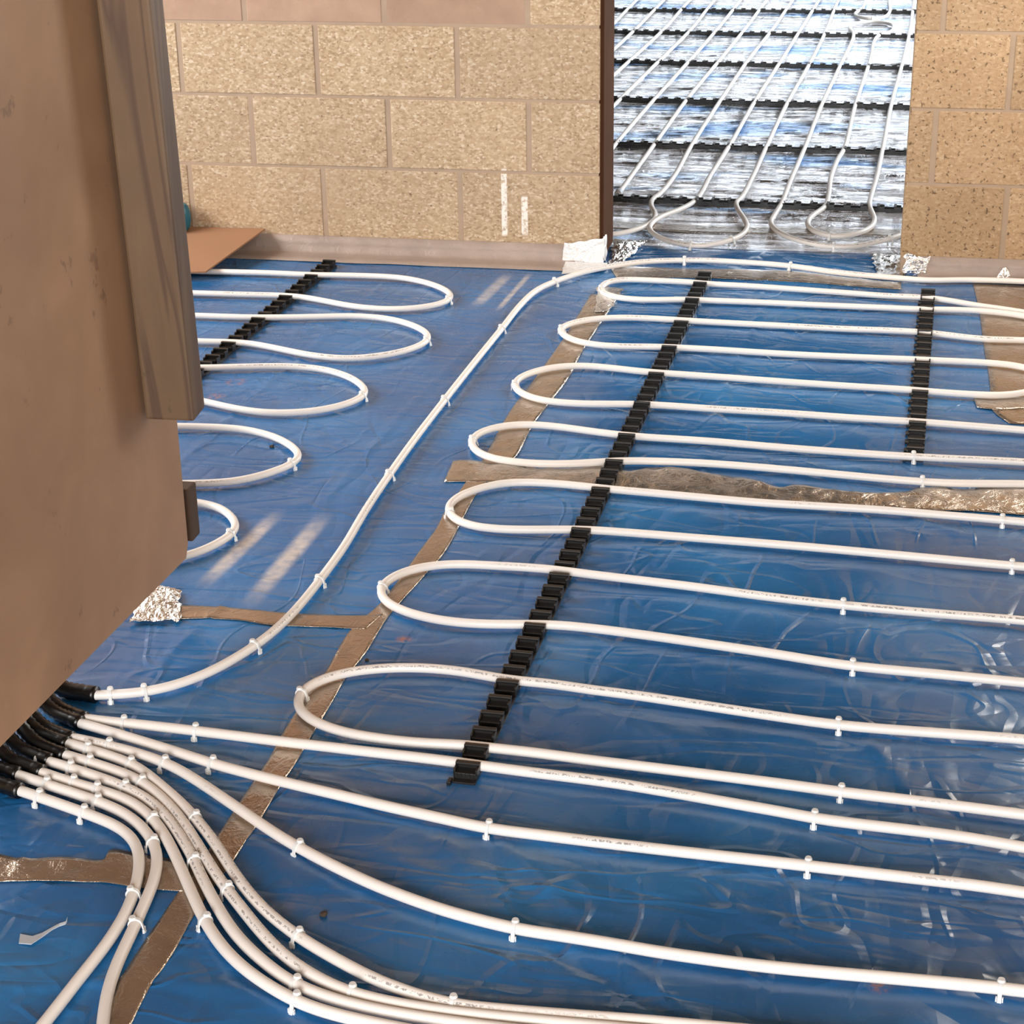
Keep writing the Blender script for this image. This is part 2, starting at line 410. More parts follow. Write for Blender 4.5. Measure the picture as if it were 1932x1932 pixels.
# ------------------------------------------------------------------ block walls
def block_wall(name, rects, T, mat, mort):
    """rects: list of (x0,z0,x1,z1,smear,shade); one mesh: bevelled blocks on a mortar core"""
    bm = bmesh.new(); cl = bm.loops.layers.color.new('tint')
    for (x0, z0, x1, z1, sm, sh) in rects:
        old = set(bm.faces)
        dy = random.uniform(-.0012, .0012)
        add_box(bm, x0, 0+dy, z0, x1, T-dy, z1, .0022)
        for f in bm.faces:
            if f not in old:
                for lp in f.loops: lp[cl] = (sm, sh, 0, 1)
                f.material_index = 0
    return bm
TH = .20
def courses(xa, xb, phase, top=2.5):
    out = []; k = 0
    while True:
        z0 = .0635+k*.225 if k else .055
        z1 = .06+(k+1)*.225-.006
        if z0 > top: break
        z1 = min(z1, top)
        ph = phase(k); xs = [xa]
        j = -20
        while j < 20:
            xj = ph+j*.45
            if xa+.04 < xj < xb-.04: xs.append(xj)
            j += 1
        xs.append(xb)
        for a, b in zip(xs, xs[1:]):
            out.append([a+(.0085 if a > xa else 0), z0, b-(.0085 if b < xb else 0), z1, 0, random.uniform(.95, 1.03), k])
        k += 1
    return out
L = courses(-3.0, 0.0, lambda k: (-.445 if k % 2 == 0 else -.222))
for r in L:
    if r[6] >= 3 and r[2] < -.1: r[4] = 1.0
    if r[6] == 0 and r[2] < -.8: r[4] = .35
wl = obj('wall_back', block_wall('w', [r[:6] for r in L], TH, 0, 0), MT['block'], smooth=False, kind='structure')
bm = bmesh.new(); add_box(bm, -3.0, .0014, 0.0, -.003, TH-.0014, 2.5)
obj('wall_back_mortar', bm, MT['mortar'], wl, smooth=False)
wl2 = courses(.935, 3.0, lambda k: (1.236 if k % 2 == 0 else 1.461) if k != 2 else 1.215)
for r in wl2: r[5] *= .98
wr = obj('wall_back', block_wall('w', [r[:6] for r in wl2], TH, 0, 0), MT['block2'], smooth=False, kind='structure')
bm = bmesh.new(); add_box(bm, .938, .0014, 0.0, 3.0, TH-.0014, 2.5)
obj('wall_back_mortar', bm, MT['mortar'], wr, smooth=False)
box('trim', -.003, .012, .012, .012, TH+.03, 2.1, MT['jamb'], .002, kind='structure').name = 'reveal_shade_board'  # added board over the left reveal, its dark colour stands for shade
box('trim_2', -.0, 0, 2.1, .935, TH, 2.5, MT['block2'], kind='structure')
# side and far shells
MT['dull'] = M_simple('far_shell_shade_dark', (70, 63, 56), .95, 12, .2, .2)  # far walls and ceiling: shade put into the colour, so the foil mirrors dark
def openwall(name, axis_, c, a0, a1, o0, o1, oz0, oz1, mat, top=2.5, t=.1):
    bm = bmesh.new()
    for (p0, p1, z0, z1) in ((a0, o0, 0, top), (o1, a1, 0, top), (o0, o1, 0, oz0), (o0, o1, oz1, top)):
        if p1-p0 < .01 or z1-z0 < .01: continue
        if axis_ == 'x': add_box(bm, c, p0, z0, c+t, p1, z1)
        else: add_box(bm, p0, c, z0, p1, c+t, z1)
    return obj(name, bm, mat, smooth=False, kind='structure')
MT['plain'] = M_simple('side_blockwork', (196, 170, 132), .9, 12, .12, .2)
openwall('wall_left', 'x', -3.1, -8, .2, -2.75, -.35, .7, 2.2, MT['plain'])
openwall('wall_right', 'x', 1.75, -8, -.001, -.98, -.12, .78, 1.92, MT['plain'])
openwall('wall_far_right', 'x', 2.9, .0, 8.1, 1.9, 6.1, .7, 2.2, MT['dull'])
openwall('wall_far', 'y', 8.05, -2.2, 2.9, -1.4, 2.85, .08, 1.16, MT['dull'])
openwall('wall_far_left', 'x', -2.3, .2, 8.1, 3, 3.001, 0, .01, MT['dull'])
box('ceiling', -3.1, -8, 2.5, 3.0, .1, 2.6, MT['ceil'], kind='structure')
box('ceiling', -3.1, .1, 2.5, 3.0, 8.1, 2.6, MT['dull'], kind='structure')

# upstand tape strips at the wall foot (vertical leg + floor leg)
def strip_L(name, x0, x1, z, yf, lab):
    bm = bmesh.new(); n = int((x1-x0)/.02); prof_prev = None
    for i in range(n+1):
        x = x0+(x1-x0)*i/n; w = .006*noise.noise((x*7, 1, 2)); w2 = .003*noise.noise((x*22, 4, 2))
        pr = [(-.004, z+.002*noise.noise((x*9, 0, 0))), (-.008+w2, z*.55), (-.010+w2, .010), (-.022+w, .0045), (-yf*.6, .0042+w2*.3), (-yf+w, .0036), (-yf+w, .0005)]
        ring = [bm.verts.new((x, y, zz)) for y, zz in pr]+[bm.verts.new((x, -.002, .0005)), bm.verts.new((x, -.002, z))]
        if prof_prev:
            m = len(ring)
            for k in range(m): bm.faces.new((prof_prev[k], prof_prev[(k+1) % m], ring[(k+1) % m], ring[k]))
        else: bm.faces.new(ring)
        prof_prev = ring
    bm.faces.new(prof_prev[::-1]); bmesh.ops.recalc_face_normals(bm, faces=bm.faces)
    return obj(name, bm, MT['upstand'], **tags(lab, 'tape'))
strip_L('upstand_tape', -2.9, -.075, .060, .105, 'grey-brown sealing strip along the foot of the left block wall')
strip_L('upstand_tape', .99, 2.85, .062, .06, 'grey-brown sealing strip along the foot of the right block wall')

# ------------------------------------------------------------------ tapes on the floor
def ribbon(name, Lp, Rp, mat, label, zoff=.0016, relief=None, n=60, m=8, cat='tape'):
    """sheet between two pixel-traced edges laid on the floor relief"""
    A = smooth_path(resample(catmull([fl(*p) for p in Lp], .02), .004), 1); B = smooth_path(resample(catmull([fl(*p) for p in Rp], .02), .004), 1)
    bm = bmesh.new(); top = []
    for i in range(n+1):
        a = A[min(len(A)-1, round(i/n*(len(A)-1)))]; b = B[min(len(B)-1, round(i/n*(len(B)-1)))]
        row = []
        for j in range(m+1):
            p = a.lerp(b, j/m); z = fh(p.x, p.y)+zoff+(relief(i/n, j/m, p) if relief else 0)
            row.append(bm.verts.new((p.x, p.y, z)))
        top.append(row)
    for i in range(n):
        for j in range(m): bm.faces.new((top[i][j], top[i][j+1], top[i+1][j+1], top[i+1][j]))
    g = bmesh.ops.extrude_face_region(bm, geom=list(bm.faces))
    vs = [v for v in g['geom'] if isinstance(v, bmesh.types.BMVert)]
    for v in vs: v.co.z -= .001 if not relief else .0012
    bmesh.ops.recalc_face_normals(bm, faces=bm.faces)
    return obj(name, bm, mat, **tags(label, cat))
def wr(i, j, p): return .0008*noise.noise((p.x*30, p.y*12, 3))+.0006
ribbon('tape_strip', [(1115, 555), (1063, 640), (1004, 722), (962, 778), (921, 850), (898, 885), (862, 935), (840, 965), (822, 1000), (793, 1039), (760, 1085), (713, 1144), (662, 1188), (615, 1268), (583, 1308), (533, 1385), (510, 1429), (475, 1480), (436, 1538), (400, 1595), (339, 1682), (300, 1740), (262, 1795), (215, 1870), (175, 1945), (150, 1990)],
       [(1170, 555), (1100, 662), (1074, 711), (1037, 761), (1004, 806), (975, 860), (950, 885), (909, 920), (880, 967), (858, 1010), (836, 1047), (785, 1105), (731, 1166), (691, 1231), (655, 1277), (619, 1340), (592, 1383), (568, 1425), (529, 1484), (487, 1554), (444, 1620), (400, 1680), (362, 1737), (323, 1807), (280, 1869), (245, 1940), (225, 1990)],
       MT['tape'], 'long brown foil tape strip running from the doorway corner to the bottom left', .0016, wr, 160)
ribbon('tape_strip', [(-60, 1612), (0, 1613), (35, 1622), (117, 1618), (197, 1624), (206, 1603), (253, 1611), (320, 1622), (372, 1640)],
       [(-60, 1668), (0, 1665), (66, 1663), (150, 1665), (195, 1666), (235, 1672), (280, 1679), (320, 1682), (345, 1684)], MT['tape'],
       'short brown tape strip at the lower left ending under the curved pipes', .0022, wr, 40)
ribbon('tape_strip', [(285, 1140), (333, 1143), (409, 1146), (481, 1153), (554, 1159), (684, 1163), (722, 1160)], [(275, 1172), (311, 1170), (372, 1168), (445, 1171), (517, 1181), (608, 1184), (690, 1188)], MT['tape'],
       'brown foil tape strip crossing the floor from the crumpled foil below the plywood', .0022, wr, 50)
def wavy(i, j, p):
    e = 1-j
    return (.0055*e*abs(math.sin(p.x*17+2.2*noise.noise((p.x*5, 0, 0))))+.0022*abs(noise.noise((p.x*30, p.y*55, 0)))+.0008)
ribbon('tape_strip', [(855, 873), (890, 873), (940, 878), (1000, 884), (1100, 884), (1130, 878), (1190, 895), (1225, 885), (1300, 890), (1330, 897), (1400, 905), (1470, 922), (1500, 918), (1580, 930), (1660, 936), (1740, 925), (1850, 924), (1932, 924), (2050, 928)],
       [(838, 911), (900, 911), (950, 912), (1000, 916), (1100, 921), (1150, 926), (1200, 931), (1250, 936), (1300, 937), (1350, 941), (1400, 945), (1500, 951), (1560, 955), (1640, 958), (1700, 960), (1760, 963), (1850, 966), (1932, 972), (2050, 976)], MT['tape2'],
       'wavy wrinkled foil tape strip running across the floor between two pipe loops', .0018, wavy, 200, 10)
ribbon('tape_strip', [(1150, 503), (1230, 505), (1300, 508), (1400, 508), (1500, 513), (1600, 524), (1700, 534)], [(1165, 528), (1230, 524), (1300, 524), (1400, 527), (1500, 532), (1600, 540), (1700, 547)], MT['tape2'],
       'silver foil tape strip across the doorway under the long pipe', .0018, wr, 70)
ribbon('tape_strip', [(1120, 414), (1200, 420), (1300, 425), (1500, 430), (1705, 433)], [(1120, 430), (1200, 434), (1300, 438), (1500, 443), (1705, 446)], MT['tape2'],
       'crinkled beige tape strip under the pipe bends just inside the doorway', .0022, wr, 70)
ribbon('tape_strip', [(1835, 536), (1846, 580), (1852, 620), (1857, 660), (1864, 700), (1868, 730), (1872, 775), (1905, 800)],
       [(2100, 545), (2105, 585), (2110, 630), (2115, 670), (2120, 710), (2125, 740), (2130, 785), (2150, 815)], MT['tape'],
       'broad brown tape sheet along the right edge behind the looped pipe ends', .0018, wr, 40, 14)
ribbon('tape_strip', [(1836, 752), (1870, 750), (1932, 752), (2000, 756)], [(1843, 770), (1880, 775), (1932, 772), (2000, 776)], MT['tape2'],
       'short torn foil tape flap at the right edge below the third loop', .0036, wr, 20)

# ------------------------------------------------------------------ pipes
R_P = .0088; ZP = .0130
PIPES = {}
def pipe(key, pts, label, sm=10, z=ZP, pre=(), post=(), group=None, r=R_P, tail_world=None):
    P = [fl(u, v, z) for u, v in pts]
    if pre: P = [Vector(p) for p in pre]+P
    if post: P = P+[Vector(p) for p in post]
    C = catmull(P, .012); C = resample(C, .012); C = smooth_path(C, sm)
    PIPES[key] = C
    return obj('heating_pipe', tube_bm(C, r, 14), MT['pipe'], **tags(label, 'pipe', group))
def crop(ox, oy, s, pts): return [(ox+x*s, oy+y*s) for x, y in pts]

pipe('T0', [(170, 1312), (202, 1311), (240, 1309), (278, 1305), (330, 1293), (400, 1266), (480, 1219), (520, 1188), (560, 1148), (603, 1095), (650, 1030), (690, 962), (735, 895), (785, 825), (838, 756), (890, 690), (945, 622), (985, 572), (1015, 546), (1048, 531), (1103, 513), (1145, 504), (1186, 497), (1228, 493), (1290, 491), (1340, 491.5), (1386, 494), (1440, 497.5), (1492, 502), (1579, 514), (1640, 520), (1699, 525), (1752, 529), (1820, 528), (1932, 531), (2060, 540)],
     'long white pipe curving from its own black sleeve up to and across the doorway')
pipe('L1', [(2040, 612), (1990, 600), (1932, 589.5), (1883, 582), (1839, 576), (1796, 568), (1761, 563), (1735, 561), (1675, 558.5), (1600, 553), (1482, 544.5), (1400, 539), (1338, 536), (1310, 533), (1241, 529.5), (1193, 527.5), (1165, 528), (1145, 532.5), (1134, 540), (1134, 549), (1150, 558), (1186, 564.5), (1228, 566), (1290, 565), (1338, 567), (1434, 570.5), (1540, 575.5), (1675, 581), (1730, 583.5), (1761, 584), (1800, 584.5), (1850, 586.5), (1893, 590.5), (1932, 596), (2040, 612+8)],
     'farthest white pipe loop, its bend near the white foil at the doorway corner')
pipe('L2', [(2070, 650), (1990, 645), (1932, 642), (1856, 640), (1817, 636), (1761, 629), (1735, 626.5), (1675, 623.5), (1600, 621), (1482, 615), (1338, 607.5), (1241, 601.5), (1193, 599.5), (1145, 600), (1096, 605.5), (1066, 614), (1056, 622), (1061, 631), (1087, 643.5), (1135, 652), (1190, 654), (1241, 654.5), (1338, 659), (1482, 668), (1600, 673.5), (1728, 678.5), (1761, 680), (1861, 684.5), (1904, 688), (1945, 696), (1975, 710), (1975, 726), (1932, 741), (1893, 746), (1828, 744), (1756, 739), (1722, 736), (1675, 733), (1600, 728.5), (1482, 720.5), (1338, 710), (1217, 701.5), (1150, 694), (1099, 690), (1045, 693), (1002, 703), (977, 715), (969.5, 726), (977, 738), (1005, 751), (1040, 758), (1100, 762), (1193, 762.5), (1260, 765.5), (1338, 771), (1482, 779.5), (1600, 788), (1715, 795), (1752, 797.5), (1932, 812), (2080, 826)],
     'white serpentine pipe with two left bends, looping back at the right photo edge')
pipe('L4', [(2080, 884), (1932, 872), (1772, 864.5), (1675, 859), (1482, 845), (1338, 832.5), (1193, 823), (1120, 814.5), (1048, 804.5), (1000, 801), (962, 802), (921, 810), (898, 820), (889, 832), (891, 844), (905, 856), (929, 865), (983, 873), (1045, 875.5), (1100, 874), (1145, 871), (1190, 869.5), (1260, 871), (1338, 874.5), (1482, 886), (1600, 897), (1675, 904), (1772, 911), (1840, 912.5), (1932, 913), (2080, 918)],
     'white pipe loop lying directly behind the wavy foil tape strip')
pipe('L5', [(2080, 1000), (1932, 985), (1888, 981), (1770, 971), (1660, 962), (1560, 956), (1434, 948.5), (1338, 940), (1240, 931), (1145, 922.5), (1072, 914.5), (1000, 910), (952, 911), (909, 920), (872, 933), (850, 948), (844, 962), (853, 976), (872, 987), (898, 994), (952, 999), (1000, 999.5), (1100, 999.5), (1200, 1006), (1300, 1014), (1500, 1030), (1700, 1048), (1905, 1067), (1932, 1069), (2080, 1086)],
     'white pipe loop lying just in front of the wavy foil tape strip')
pipe('L6', [(2080, 1188), (1932, 1171), (1770, 1158), (1593, 1142), (1450, 1126), (1300, 1106), (1200, 1094), (1104, 1082.5), (1057, 1076), (1000, 1071), (916, 1066.5), (861, 1064), (807, 1068), (764, 1078), (733, 1093), (717, 1110), (721, 1129), (746, 1147), (807, 1166), (880, 1176), (952, 1178), (1000, 1178), (1050, 1179), (1104, 1184), (1200, 1196), (1300, 1210), (1450, 1232), (1603, 1256), (1770, 1272), (1932, 1288), (2080, 1302)],
     'white pipe loop whose left bend sits at the junction of two brown tapes')
pipe('L7', [(2080, 1412), (1932, 1395), (1770, 1383), (1582, 1368), (1440, 1348), (1300, 1327), (1200, 1312), (1104, 1300), (1040, 1290), (980, 1285), (936, 1279), (880, 1268), (807, 1260.5), (735, 1260), (662, 1267), (619, 1277), (583, 1293), (563, 1311), (559, 1328), (570, 1347), (608, 1369), (662, 1385), (735, 1396), (793, 1402), (874, 1405), (924, 1411), (1000, 1419), (1104, 1433), (1300, 1457), (1482, 1480), (1584, 1494), (1760, 1515), (1932, 1537), (2080, 1556)],
     'nearest white pipe loop, its large left bend over the brown tape')
pipe('P8', [(150, 1354), (180, 1359), (233, 1364), (300, 1371), (370, 1379), (506, 1396), (600, 1407), (700, 1419), (780, 1428), (855, 1437), (917, 1446), (1000, 1457), (1150, 1476), (1300, 1501), (1400, 1519), (1482, 1533), (1531, 1543), (1620, 1555), (1724, 1567), (1830, 1581), (1932, 1599), (2080, 1624)],
     'uppermost straight white pipe from the black sleeve cluster, passing over the clip rail end')
pipe('P9', [(140, 1361), (165, 1368), (195, 1377), (272, 1400), (340, 1421), (405, 1442), (545, 1478), (640, 1500), (714, 1518), (820, 1541), (921, 1563), (1000, 1573), (1145, 1591), (1338, 1613), (1430, 1623), (1526, 1634), (1630, 1646), (1724, 1657), (1830, 1669), (1932, 1684), (2080, 1706)],
     'second straight white pipe from the black sleeves, running below the clip rail end')
pipe('P10', [(115, 1388), (156, 1396), (202, 1406), (255, 1420), (307, 1437), (350, 1459), (389, 1484), (467, 1537), (515, 1570), (565, 1600), (640, 1639), (714, 1673), (780, 1698), (838, 1718), (905, 1736), (975, 1753), (1050, 1764), (1145, 1779), (1240, 1796), (1338, 1810), (1430, 1822), (1530, 1832), (1724, 1849), (1883, 1864), (1932, 1870), (2080, 1888)],
     'single white pipe sweeping alone diagonally from the sleeves to the lower right')
pipe('P11', [(95, 1391), (125, 1402), (167, 1414), (210, 1427), (251, 1442), (278, 1460), (301, 1480), (330, 1504), (359, 1533), (384, 1562), (410, 1597), (432, 1633), (458, 1670), (480, 1697), (510, 1727), (540, 1750), (565, 1769), (631, 1808), (714, 1851), (797, 1881), (855, 1896), (962, 1907), (1100, 1918), (1200, 1925), (1320, 1936), (1500, 1952), (1700, 1968)],
     'uppermost white pipe of the four curving parallel to the bottom edge')
pipe('P12', [(95, 1416), (125, 1425), (167, 1437), (215, 1453), (245, 1463), (265, 1473), (287, 1489), (316, 1515), (338, 1541), (359, 1571), (381, 1607), (403, 1643), (425, 1674), (454, 1711), (490, 1756), (530, 1798), (570, 1828), (603, 1848), (658, 1873), (714, 1887), (797, 1903), (921, 1918), (1050, 1930), (1200, 1944), (1400, 1962)],
     'second from top of the four white pipes curving to the bottom edge')
pipe('P13', [(70, 1430), (97, 1438), (130, 1448), (163, 1459), (200, 1471), (240, 1487), (272, 1503), (301, 1526), (323, 1552), (345, 1585), (364, 1618), (378, 1650), (396, 1685), (416, 1721), (448, 1768), (506, 1822), (557, 1858), (623, 1884), (700, 1904), (797, 1921), (921, 1938), (1050, 1952), (1200, 1966)],
     'third from top of the four white pipes curving to the bottom edge')
pipe('P14', [(55, 1450), (81, 1458), (110, 1468), (143, 1479), (195, 1493), (232, 1505), (265, 1523), (287, 1543), (306, 1567), (322, 1596), (338, 1630), (354, 1667), (372, 1708), (392, 1747), (422, 1790), (467, 1833), (525, 1871), (561, 1891), (623, 1912), (700, 1930), (800, 1949), (920, 1966), (1050, 1982)],
     'lowest of the four white pipes curving to the bottom edge')
pipe('P15', [(5, 1453), (35, 1462), (62, 1471), (101, 1485), (153, 1501), (200, 1518), (230, 1531), (258, 1550), (281, 1575), (294, 1597), (298, 1619), (295, 1645), (287, 1673), (270, 1711), (249, 1759), (222, 1815), (202, 1873), (194, 1932), (188, 2000), (186, 2060)],
     'right one of the two white pipes hooking down to the bottom left')
pipe('P16', [(10, 1483), (39, 1492), (60, 1499), (112, 1517), (163, 1535), (200, 1549), (229, 1562), (250, 1580), (261, 1600), (264, 1625), (261, 1652), (254, 1680), (240, 1718), (202, 1780), (156, 1838), (89, 1924), (40, 1985), (0, 2040)],
     'left one of the two white pipes hooking down to the bottom left')
# loops on the left, partly behind the plywood
pipe('K1', [(180, 505), (383, 512), (507, 515), (586, 518.5), (673, 520), (755, 524), (805, 533.5), (840, 547), (852, 560), (838, 571), (797, 580), (735, 583.5), (673, 579), (610, 567.5), (570, 560.5), (530, 557.5), (466, 556), (362, 553), (180, 548)],
     'farthest of the white pipe loops on the left, beside the block wall')
pipe('K2', [(170, 588), (366, 595.5), (486, 599), (590, 598), (673, 596.5), (735, 602), (784, 616), (808, 632), (803, 646), (768, 661), (714, 672), (652, 676.5), (590, 671), (532, 659.5), (466, 647.5), (370, 644), (170, 636)],
     'second white pipe loop from the block wall on the left')
pipe('K3', [(190, 690), (383, 694), (466, 692), (548, 691.5), (610, 697), (660, 712), (688, 733), (688, 746), (652, 763), (590, 776), (507, 779), (445, 771), (383, 757), (300, 740), (190, 722)],
     'white pipe loop on the left starting at the end of the short clip rail')
pipe('K4', [(150, 800), (331, 804.5), (403, 806), (466, 811), (519, 825), (552, 843), (565, 858), (556, 873), (507, 893), (445, 908), (370, 912.5), (280, 913), (150, 908)],
     'white pipe loop on the left emerging below the cut end of the timber post')
pipe('K5', [(180, 935), (280, 938), (368, 948), (401, 953), (428, 966), (445, 987), (444, 1002), (420, 1020), (387, 1037), (356, 1048), (280, 1062), (180, 1068)],
     'small nearest pipe loop on the left, peeping out from behind the plywood')

# far room pipes (traced in the doorway)
c1 = lambda pts: crop(1100, 0, .4306, pts)
GF = 'parallel heating pipes in the far room'
zf = .0125
def far_end(x, y, xt, yt): # run on towards the far wall
    a = fl(*c1([(x, y)])[0], zf); b = fl(*c1([(xt, yt)])[0], zf); d = (b-a).normalized(); d.x = 0; return (b+Vector((0, 1.2, 0)))
NF = [0]
def farpipe(pts, label, sm=4):
    NF[0] += 1; return pipe('F%d' % NF[0], c1(pts), label, sm, zf)
farpipe([(1515, 0-300), (1475, -160), (1447, 30), (1430, 145), (1400, 275), (1350, 460), (1312, 655), (1285, 780), (1262, 860), (1255, 900), (1268, 935), (1277, 965), (1255, 1000), (1190, 1026), (1100, 1036), (1030, 1020), (990, 995), (985, 970), (1005, 945), (1060, 905), (1075, 860), (1085, 780), (1115, 700), (1145, 650), (1190, 470), (1255, 275), (1297, 155), (1335, 145), (1360, 125), (1345, 105), (1262, 94), (1185, 105), (1168, 125), (1185, 148), (1125, 290), (1045, 460), (968, 655), (905, 800), (870, 890), (840, 940), (822, 975), (855, 1015), (950, 1055), (1080, 1080), (1180, 1080), (1280, 1062), (1360, 1042), (1420, 1018), (1500, 980)],
        'white pipe in the far room with two nested bends at the right of the doorway', 5)
farpipe([(1330, -340), (1180, -130), (1110, 20), (1062, 140), (995, 275), (893, 455), (800, 650), (745, 770), (690, 870), (672, 885), (680, 920), (710, 965), (718, 1000), (690, 1032), (620, 1060), (520, 1078), (430, 1070), (345, 1045), (298, 1015), (295, 985), (340, 950), (430, 915), (490, 880), (560, 765), (640, 640), (752, 445), (865, 270), (948, 138), (1022, 20), (1110, -120), (1240, -330)],
        'white pipe in the far room with one broad bend near the left doorway jamb', 5)
farpipe([(1150, -330), (1010, -130), (905, 20), (825, 135), (722, 265), (602, 440), (473, 640), (400, 770), (340, 845), (303, 875), (300, 905), (316, 935), (306, 968), (250, 1000), (150, 1025), (40, 1030), (-80, 1025)],
        'white far-room pipe bending left behind the doorway jamb', 5)
for i, (pts, nm) in enumerate((
    ([(1055, -330), (900, -130), (790, 20), (703, 135), (597, 265), (455, 435), (310, 635), (152, 852)], 'far-room pipe ending in a grey coupling at the left doorway jamb'),
    ([(960, -330), (790, -130), (675, 20), (582, 135), (467, 265), (312, 435), (140, 635), (0, 830), (-80, 930)], 'far-room pipe passing behind the jamb at the second clip rail'),
    ([(880, -330), (690, -130), (560, 20), (467, 135), (335, 265), (165, 432), (-40, 650), (-200, 850)], 'far-room pipe meeting the jamb between the second and third clip rails'),
    ([(780, -330), (590, -130), (450, 20), (347, 135), (205, 265), (20, 435), (-180, 650)], 'far-room pipe meeting the jamb between the third and fourth clip rails'),
    ([(690, -330), (480, -130), (335, 20), (222, 135), (80, 265), (-110, 435)], 'far-room pipe meeting the jamb just beyond the fourth clip rail'),
    ([(590, -330), (370, -130), (215, 20), (100, 135), (-60, 265)], 'far-room pipe meeting the jamb at the fifth clip rail'))):
    farpipe(pts, 'straight white '+nm, 3)
farpipe([(1300, -250), (1250, -60), (1225, 35), (1192, 62), (1215, 76), (1265, 82), (1318, 74), (1342, 55), (1342, 0), (1350, -100), (1370, -300)],
        'small white pipe loop at the top right of the doorway', 3)

# ------------------------------------------------------------------ staples
def staple_mesh():
    bm = bmesh.new(); n = 12; w = .0028; r0 = R_P+.0002; r1 = R_P+.0021; prof = []
    zc = ZP
    path = [(-r0-.001, -.001), (-r0, zc*.5)]
    for k in range(n+1):
        a = math.pi-math.pi*k/n; path.append((math.cos(a)*(r0+.0008), zc+math.sin(a)*(r0+.0008)))
    path += [(r0+.002, zc*.5), (r0+.005, -.0010)]
    rings = []
    for i, (y, z) in enumerate(path):
        a = path[max(i-1, 0)]; b = path[min(i+1, len(path)-1)]; t = Vector((0, b[0]-a[0], b[1]-a[1])).normalized(); nn = Vector((0, -t.z, t.y))
        th = .0011
        rings.append([bm.verts.new(Vector((sx*w, y, z))+nn*sn*th) for sx, sn in ((-1, -1), (1, -1), (1, 1), (-1, 1))])
    for a, b in zip(rings, rings[1:]):
        for k in range(4): bm.faces.new((a[k], a[(k+1) % 4], b[(k+1) % 4], b[k]))
    bm.faces.new(rings[0]); bm.faces.new(rings[-1][::-1])
    # button head
    c = bmesh.ops.create_cone(bm, segments=14, radius1=.0060, radius2=.0046, depth=.0036, cap_ends=True)
    for v in c['verts']: v.co = Vector((v.co.x, v.co.y-.003, v.co.z+zc+r1+.0008))
    # splayed barbs by the near leg
    add_box(bm, -.0052, r0+.0012, -.001, -.0034, r0+.0042, .007); add_box(bm, .0034, r0+.0012, -.001, .0052, r0+.0042, .007)
    bmesh.ops.recalc_face_normals(bm, faces=bm.faces)
    me = bpy.data.meshes.new('pipe_staple'); bm.to_mesh(me); bm.free(); me.materials.append(MT['staple']); return me
SM = staple_mesh()
def near(key, w):
    C = PIPES[key]; best = min(range(len(C)), key=lambda i: (C[i]-w).length_squared)
    return C[best], (C[min(best+1, len(C)-1)]-C[max(best-1, 0)]).normalized()
ORD = ['first', 'second', 'third', 'fourth', 'fifth', 'sixth', 'seventh', 'eighth', 'ninth', 'tenth']
def staples(key, pts, phrase, frm=''):
    for i, (u, v) in enumerate(pts):
        p, t = near(key, fl(u, v, ZP))
        o = bpy.data.objects.new('pipe_staple', SM); COL.objects.link(o); o.location = (p.x, p.y, 0)
        # local +y (long leg) points towards the camera side of the pipe
        nrm = Vector((-t.y, t.x, 0)).normalized()
        if nrm.dot(Vector((.35, -1, 0))) < 0: nrm = -nrm
        o.rotation_euler = (0, 0, math.atan2(nrm.y, nrm.x)-math.pi/2+random.uniform(-.12, .12))
        lab = ('white staple holding '+phrase) if len(pts) == 1 else '%s white staple from %s on %s' % (ORD[i], frm, phrase)
        o['label'] = lab; o['category'] = 'pipe clip'; o['group'] = 'white staples pinning the pipes to the floor'
staples('T0', [(202, 1318), (279, 1308), (480, 1219), (603, 1094), (737, 896), (838, 756), (948, 620), (1048, 531), (1290, 491), (1492, 502)], 'the long pipe to the doorway', 'the black sleeve')
staples('L1', [(1134, 545)], "the bend of the farthest right-hand loop")
staples('L2', [(1057, 622), (969, 727)], 'the serpentine pipe', 'the doorway')
staples('L4', [(889, 832), (1721, 862), (1738, 909)], 'the loop behind the wavy tape', 'the left bend')
staples('L5', [(848, 968), (1888, 981), (1905, 1067)], 'the loop in front of the wavy tape', 'the left bend')
staples('L6', [(719, 1107), (1593, 1142), (1603, 1255)], 'the loop at the tape junction', 'the left bend')
staples('L7', [(565, 1308), (1582, 1368), (1582, 1493)], 'the nearest large loop', 'the left bend')
staples('P8', [(234, 1363), (369, 1379), (1531, 1543)], 'the uppermost straight pipe', 'the sleeves')
staples('P9', [(405, 1442), (921, 1562), (1526, 1634)], 'the second straight pipe', 'the sleeves')
staples('P10', [(202, 1406), (307, 1437), (565, 1600), (975, 1753), (1883, 1864)], 'the lone diagonal pipe', 'the sleeves')
staples('P11', [(167, 1413), (253, 1441), (376, 1542), (565, 1769), (851, 1895)], 'the top one of four curving pipes', 'the sleeves')
staples('P12', [(172, 1438), (270, 1478), (428, 1680), (660, 1874)], 'the second of four curving pipes', 'the sleeves')
staples('P13', [(131, 1447), (236, 1485), (368, 1626), (555, 1857)], 'the third of four curving pipes', 'the sleeves')
staples('P14', [(142, 1474), (184, 1485), (290, 1545), (388, 1740), (555, 1888)], 'the lowest of four curving pipes', 'the sleeves')
staples('P15', [(95, 1478), (191, 1511), (293, 1592), (255, 1748)], 'the right hooked pipe', 'the sleeves')
staples('P16', [(75, 1502), (168, 1532), (253, 1690)], 'the left hooked pipe', 'the sleeves')
staples('K1', [(846, 567)], 'the farthest left-hand loop')
staples('K2', [(805, 642)], 'the second left-hand loop from the wall')
staples('K3', [(684, 748)], 'the left-hand loop at the short rail end')
staples('K4', [(552, 875)], 'the left-hand loop below the timber post')
staples('K5', [(434, 1010)], 'the small loop beside the plywood')

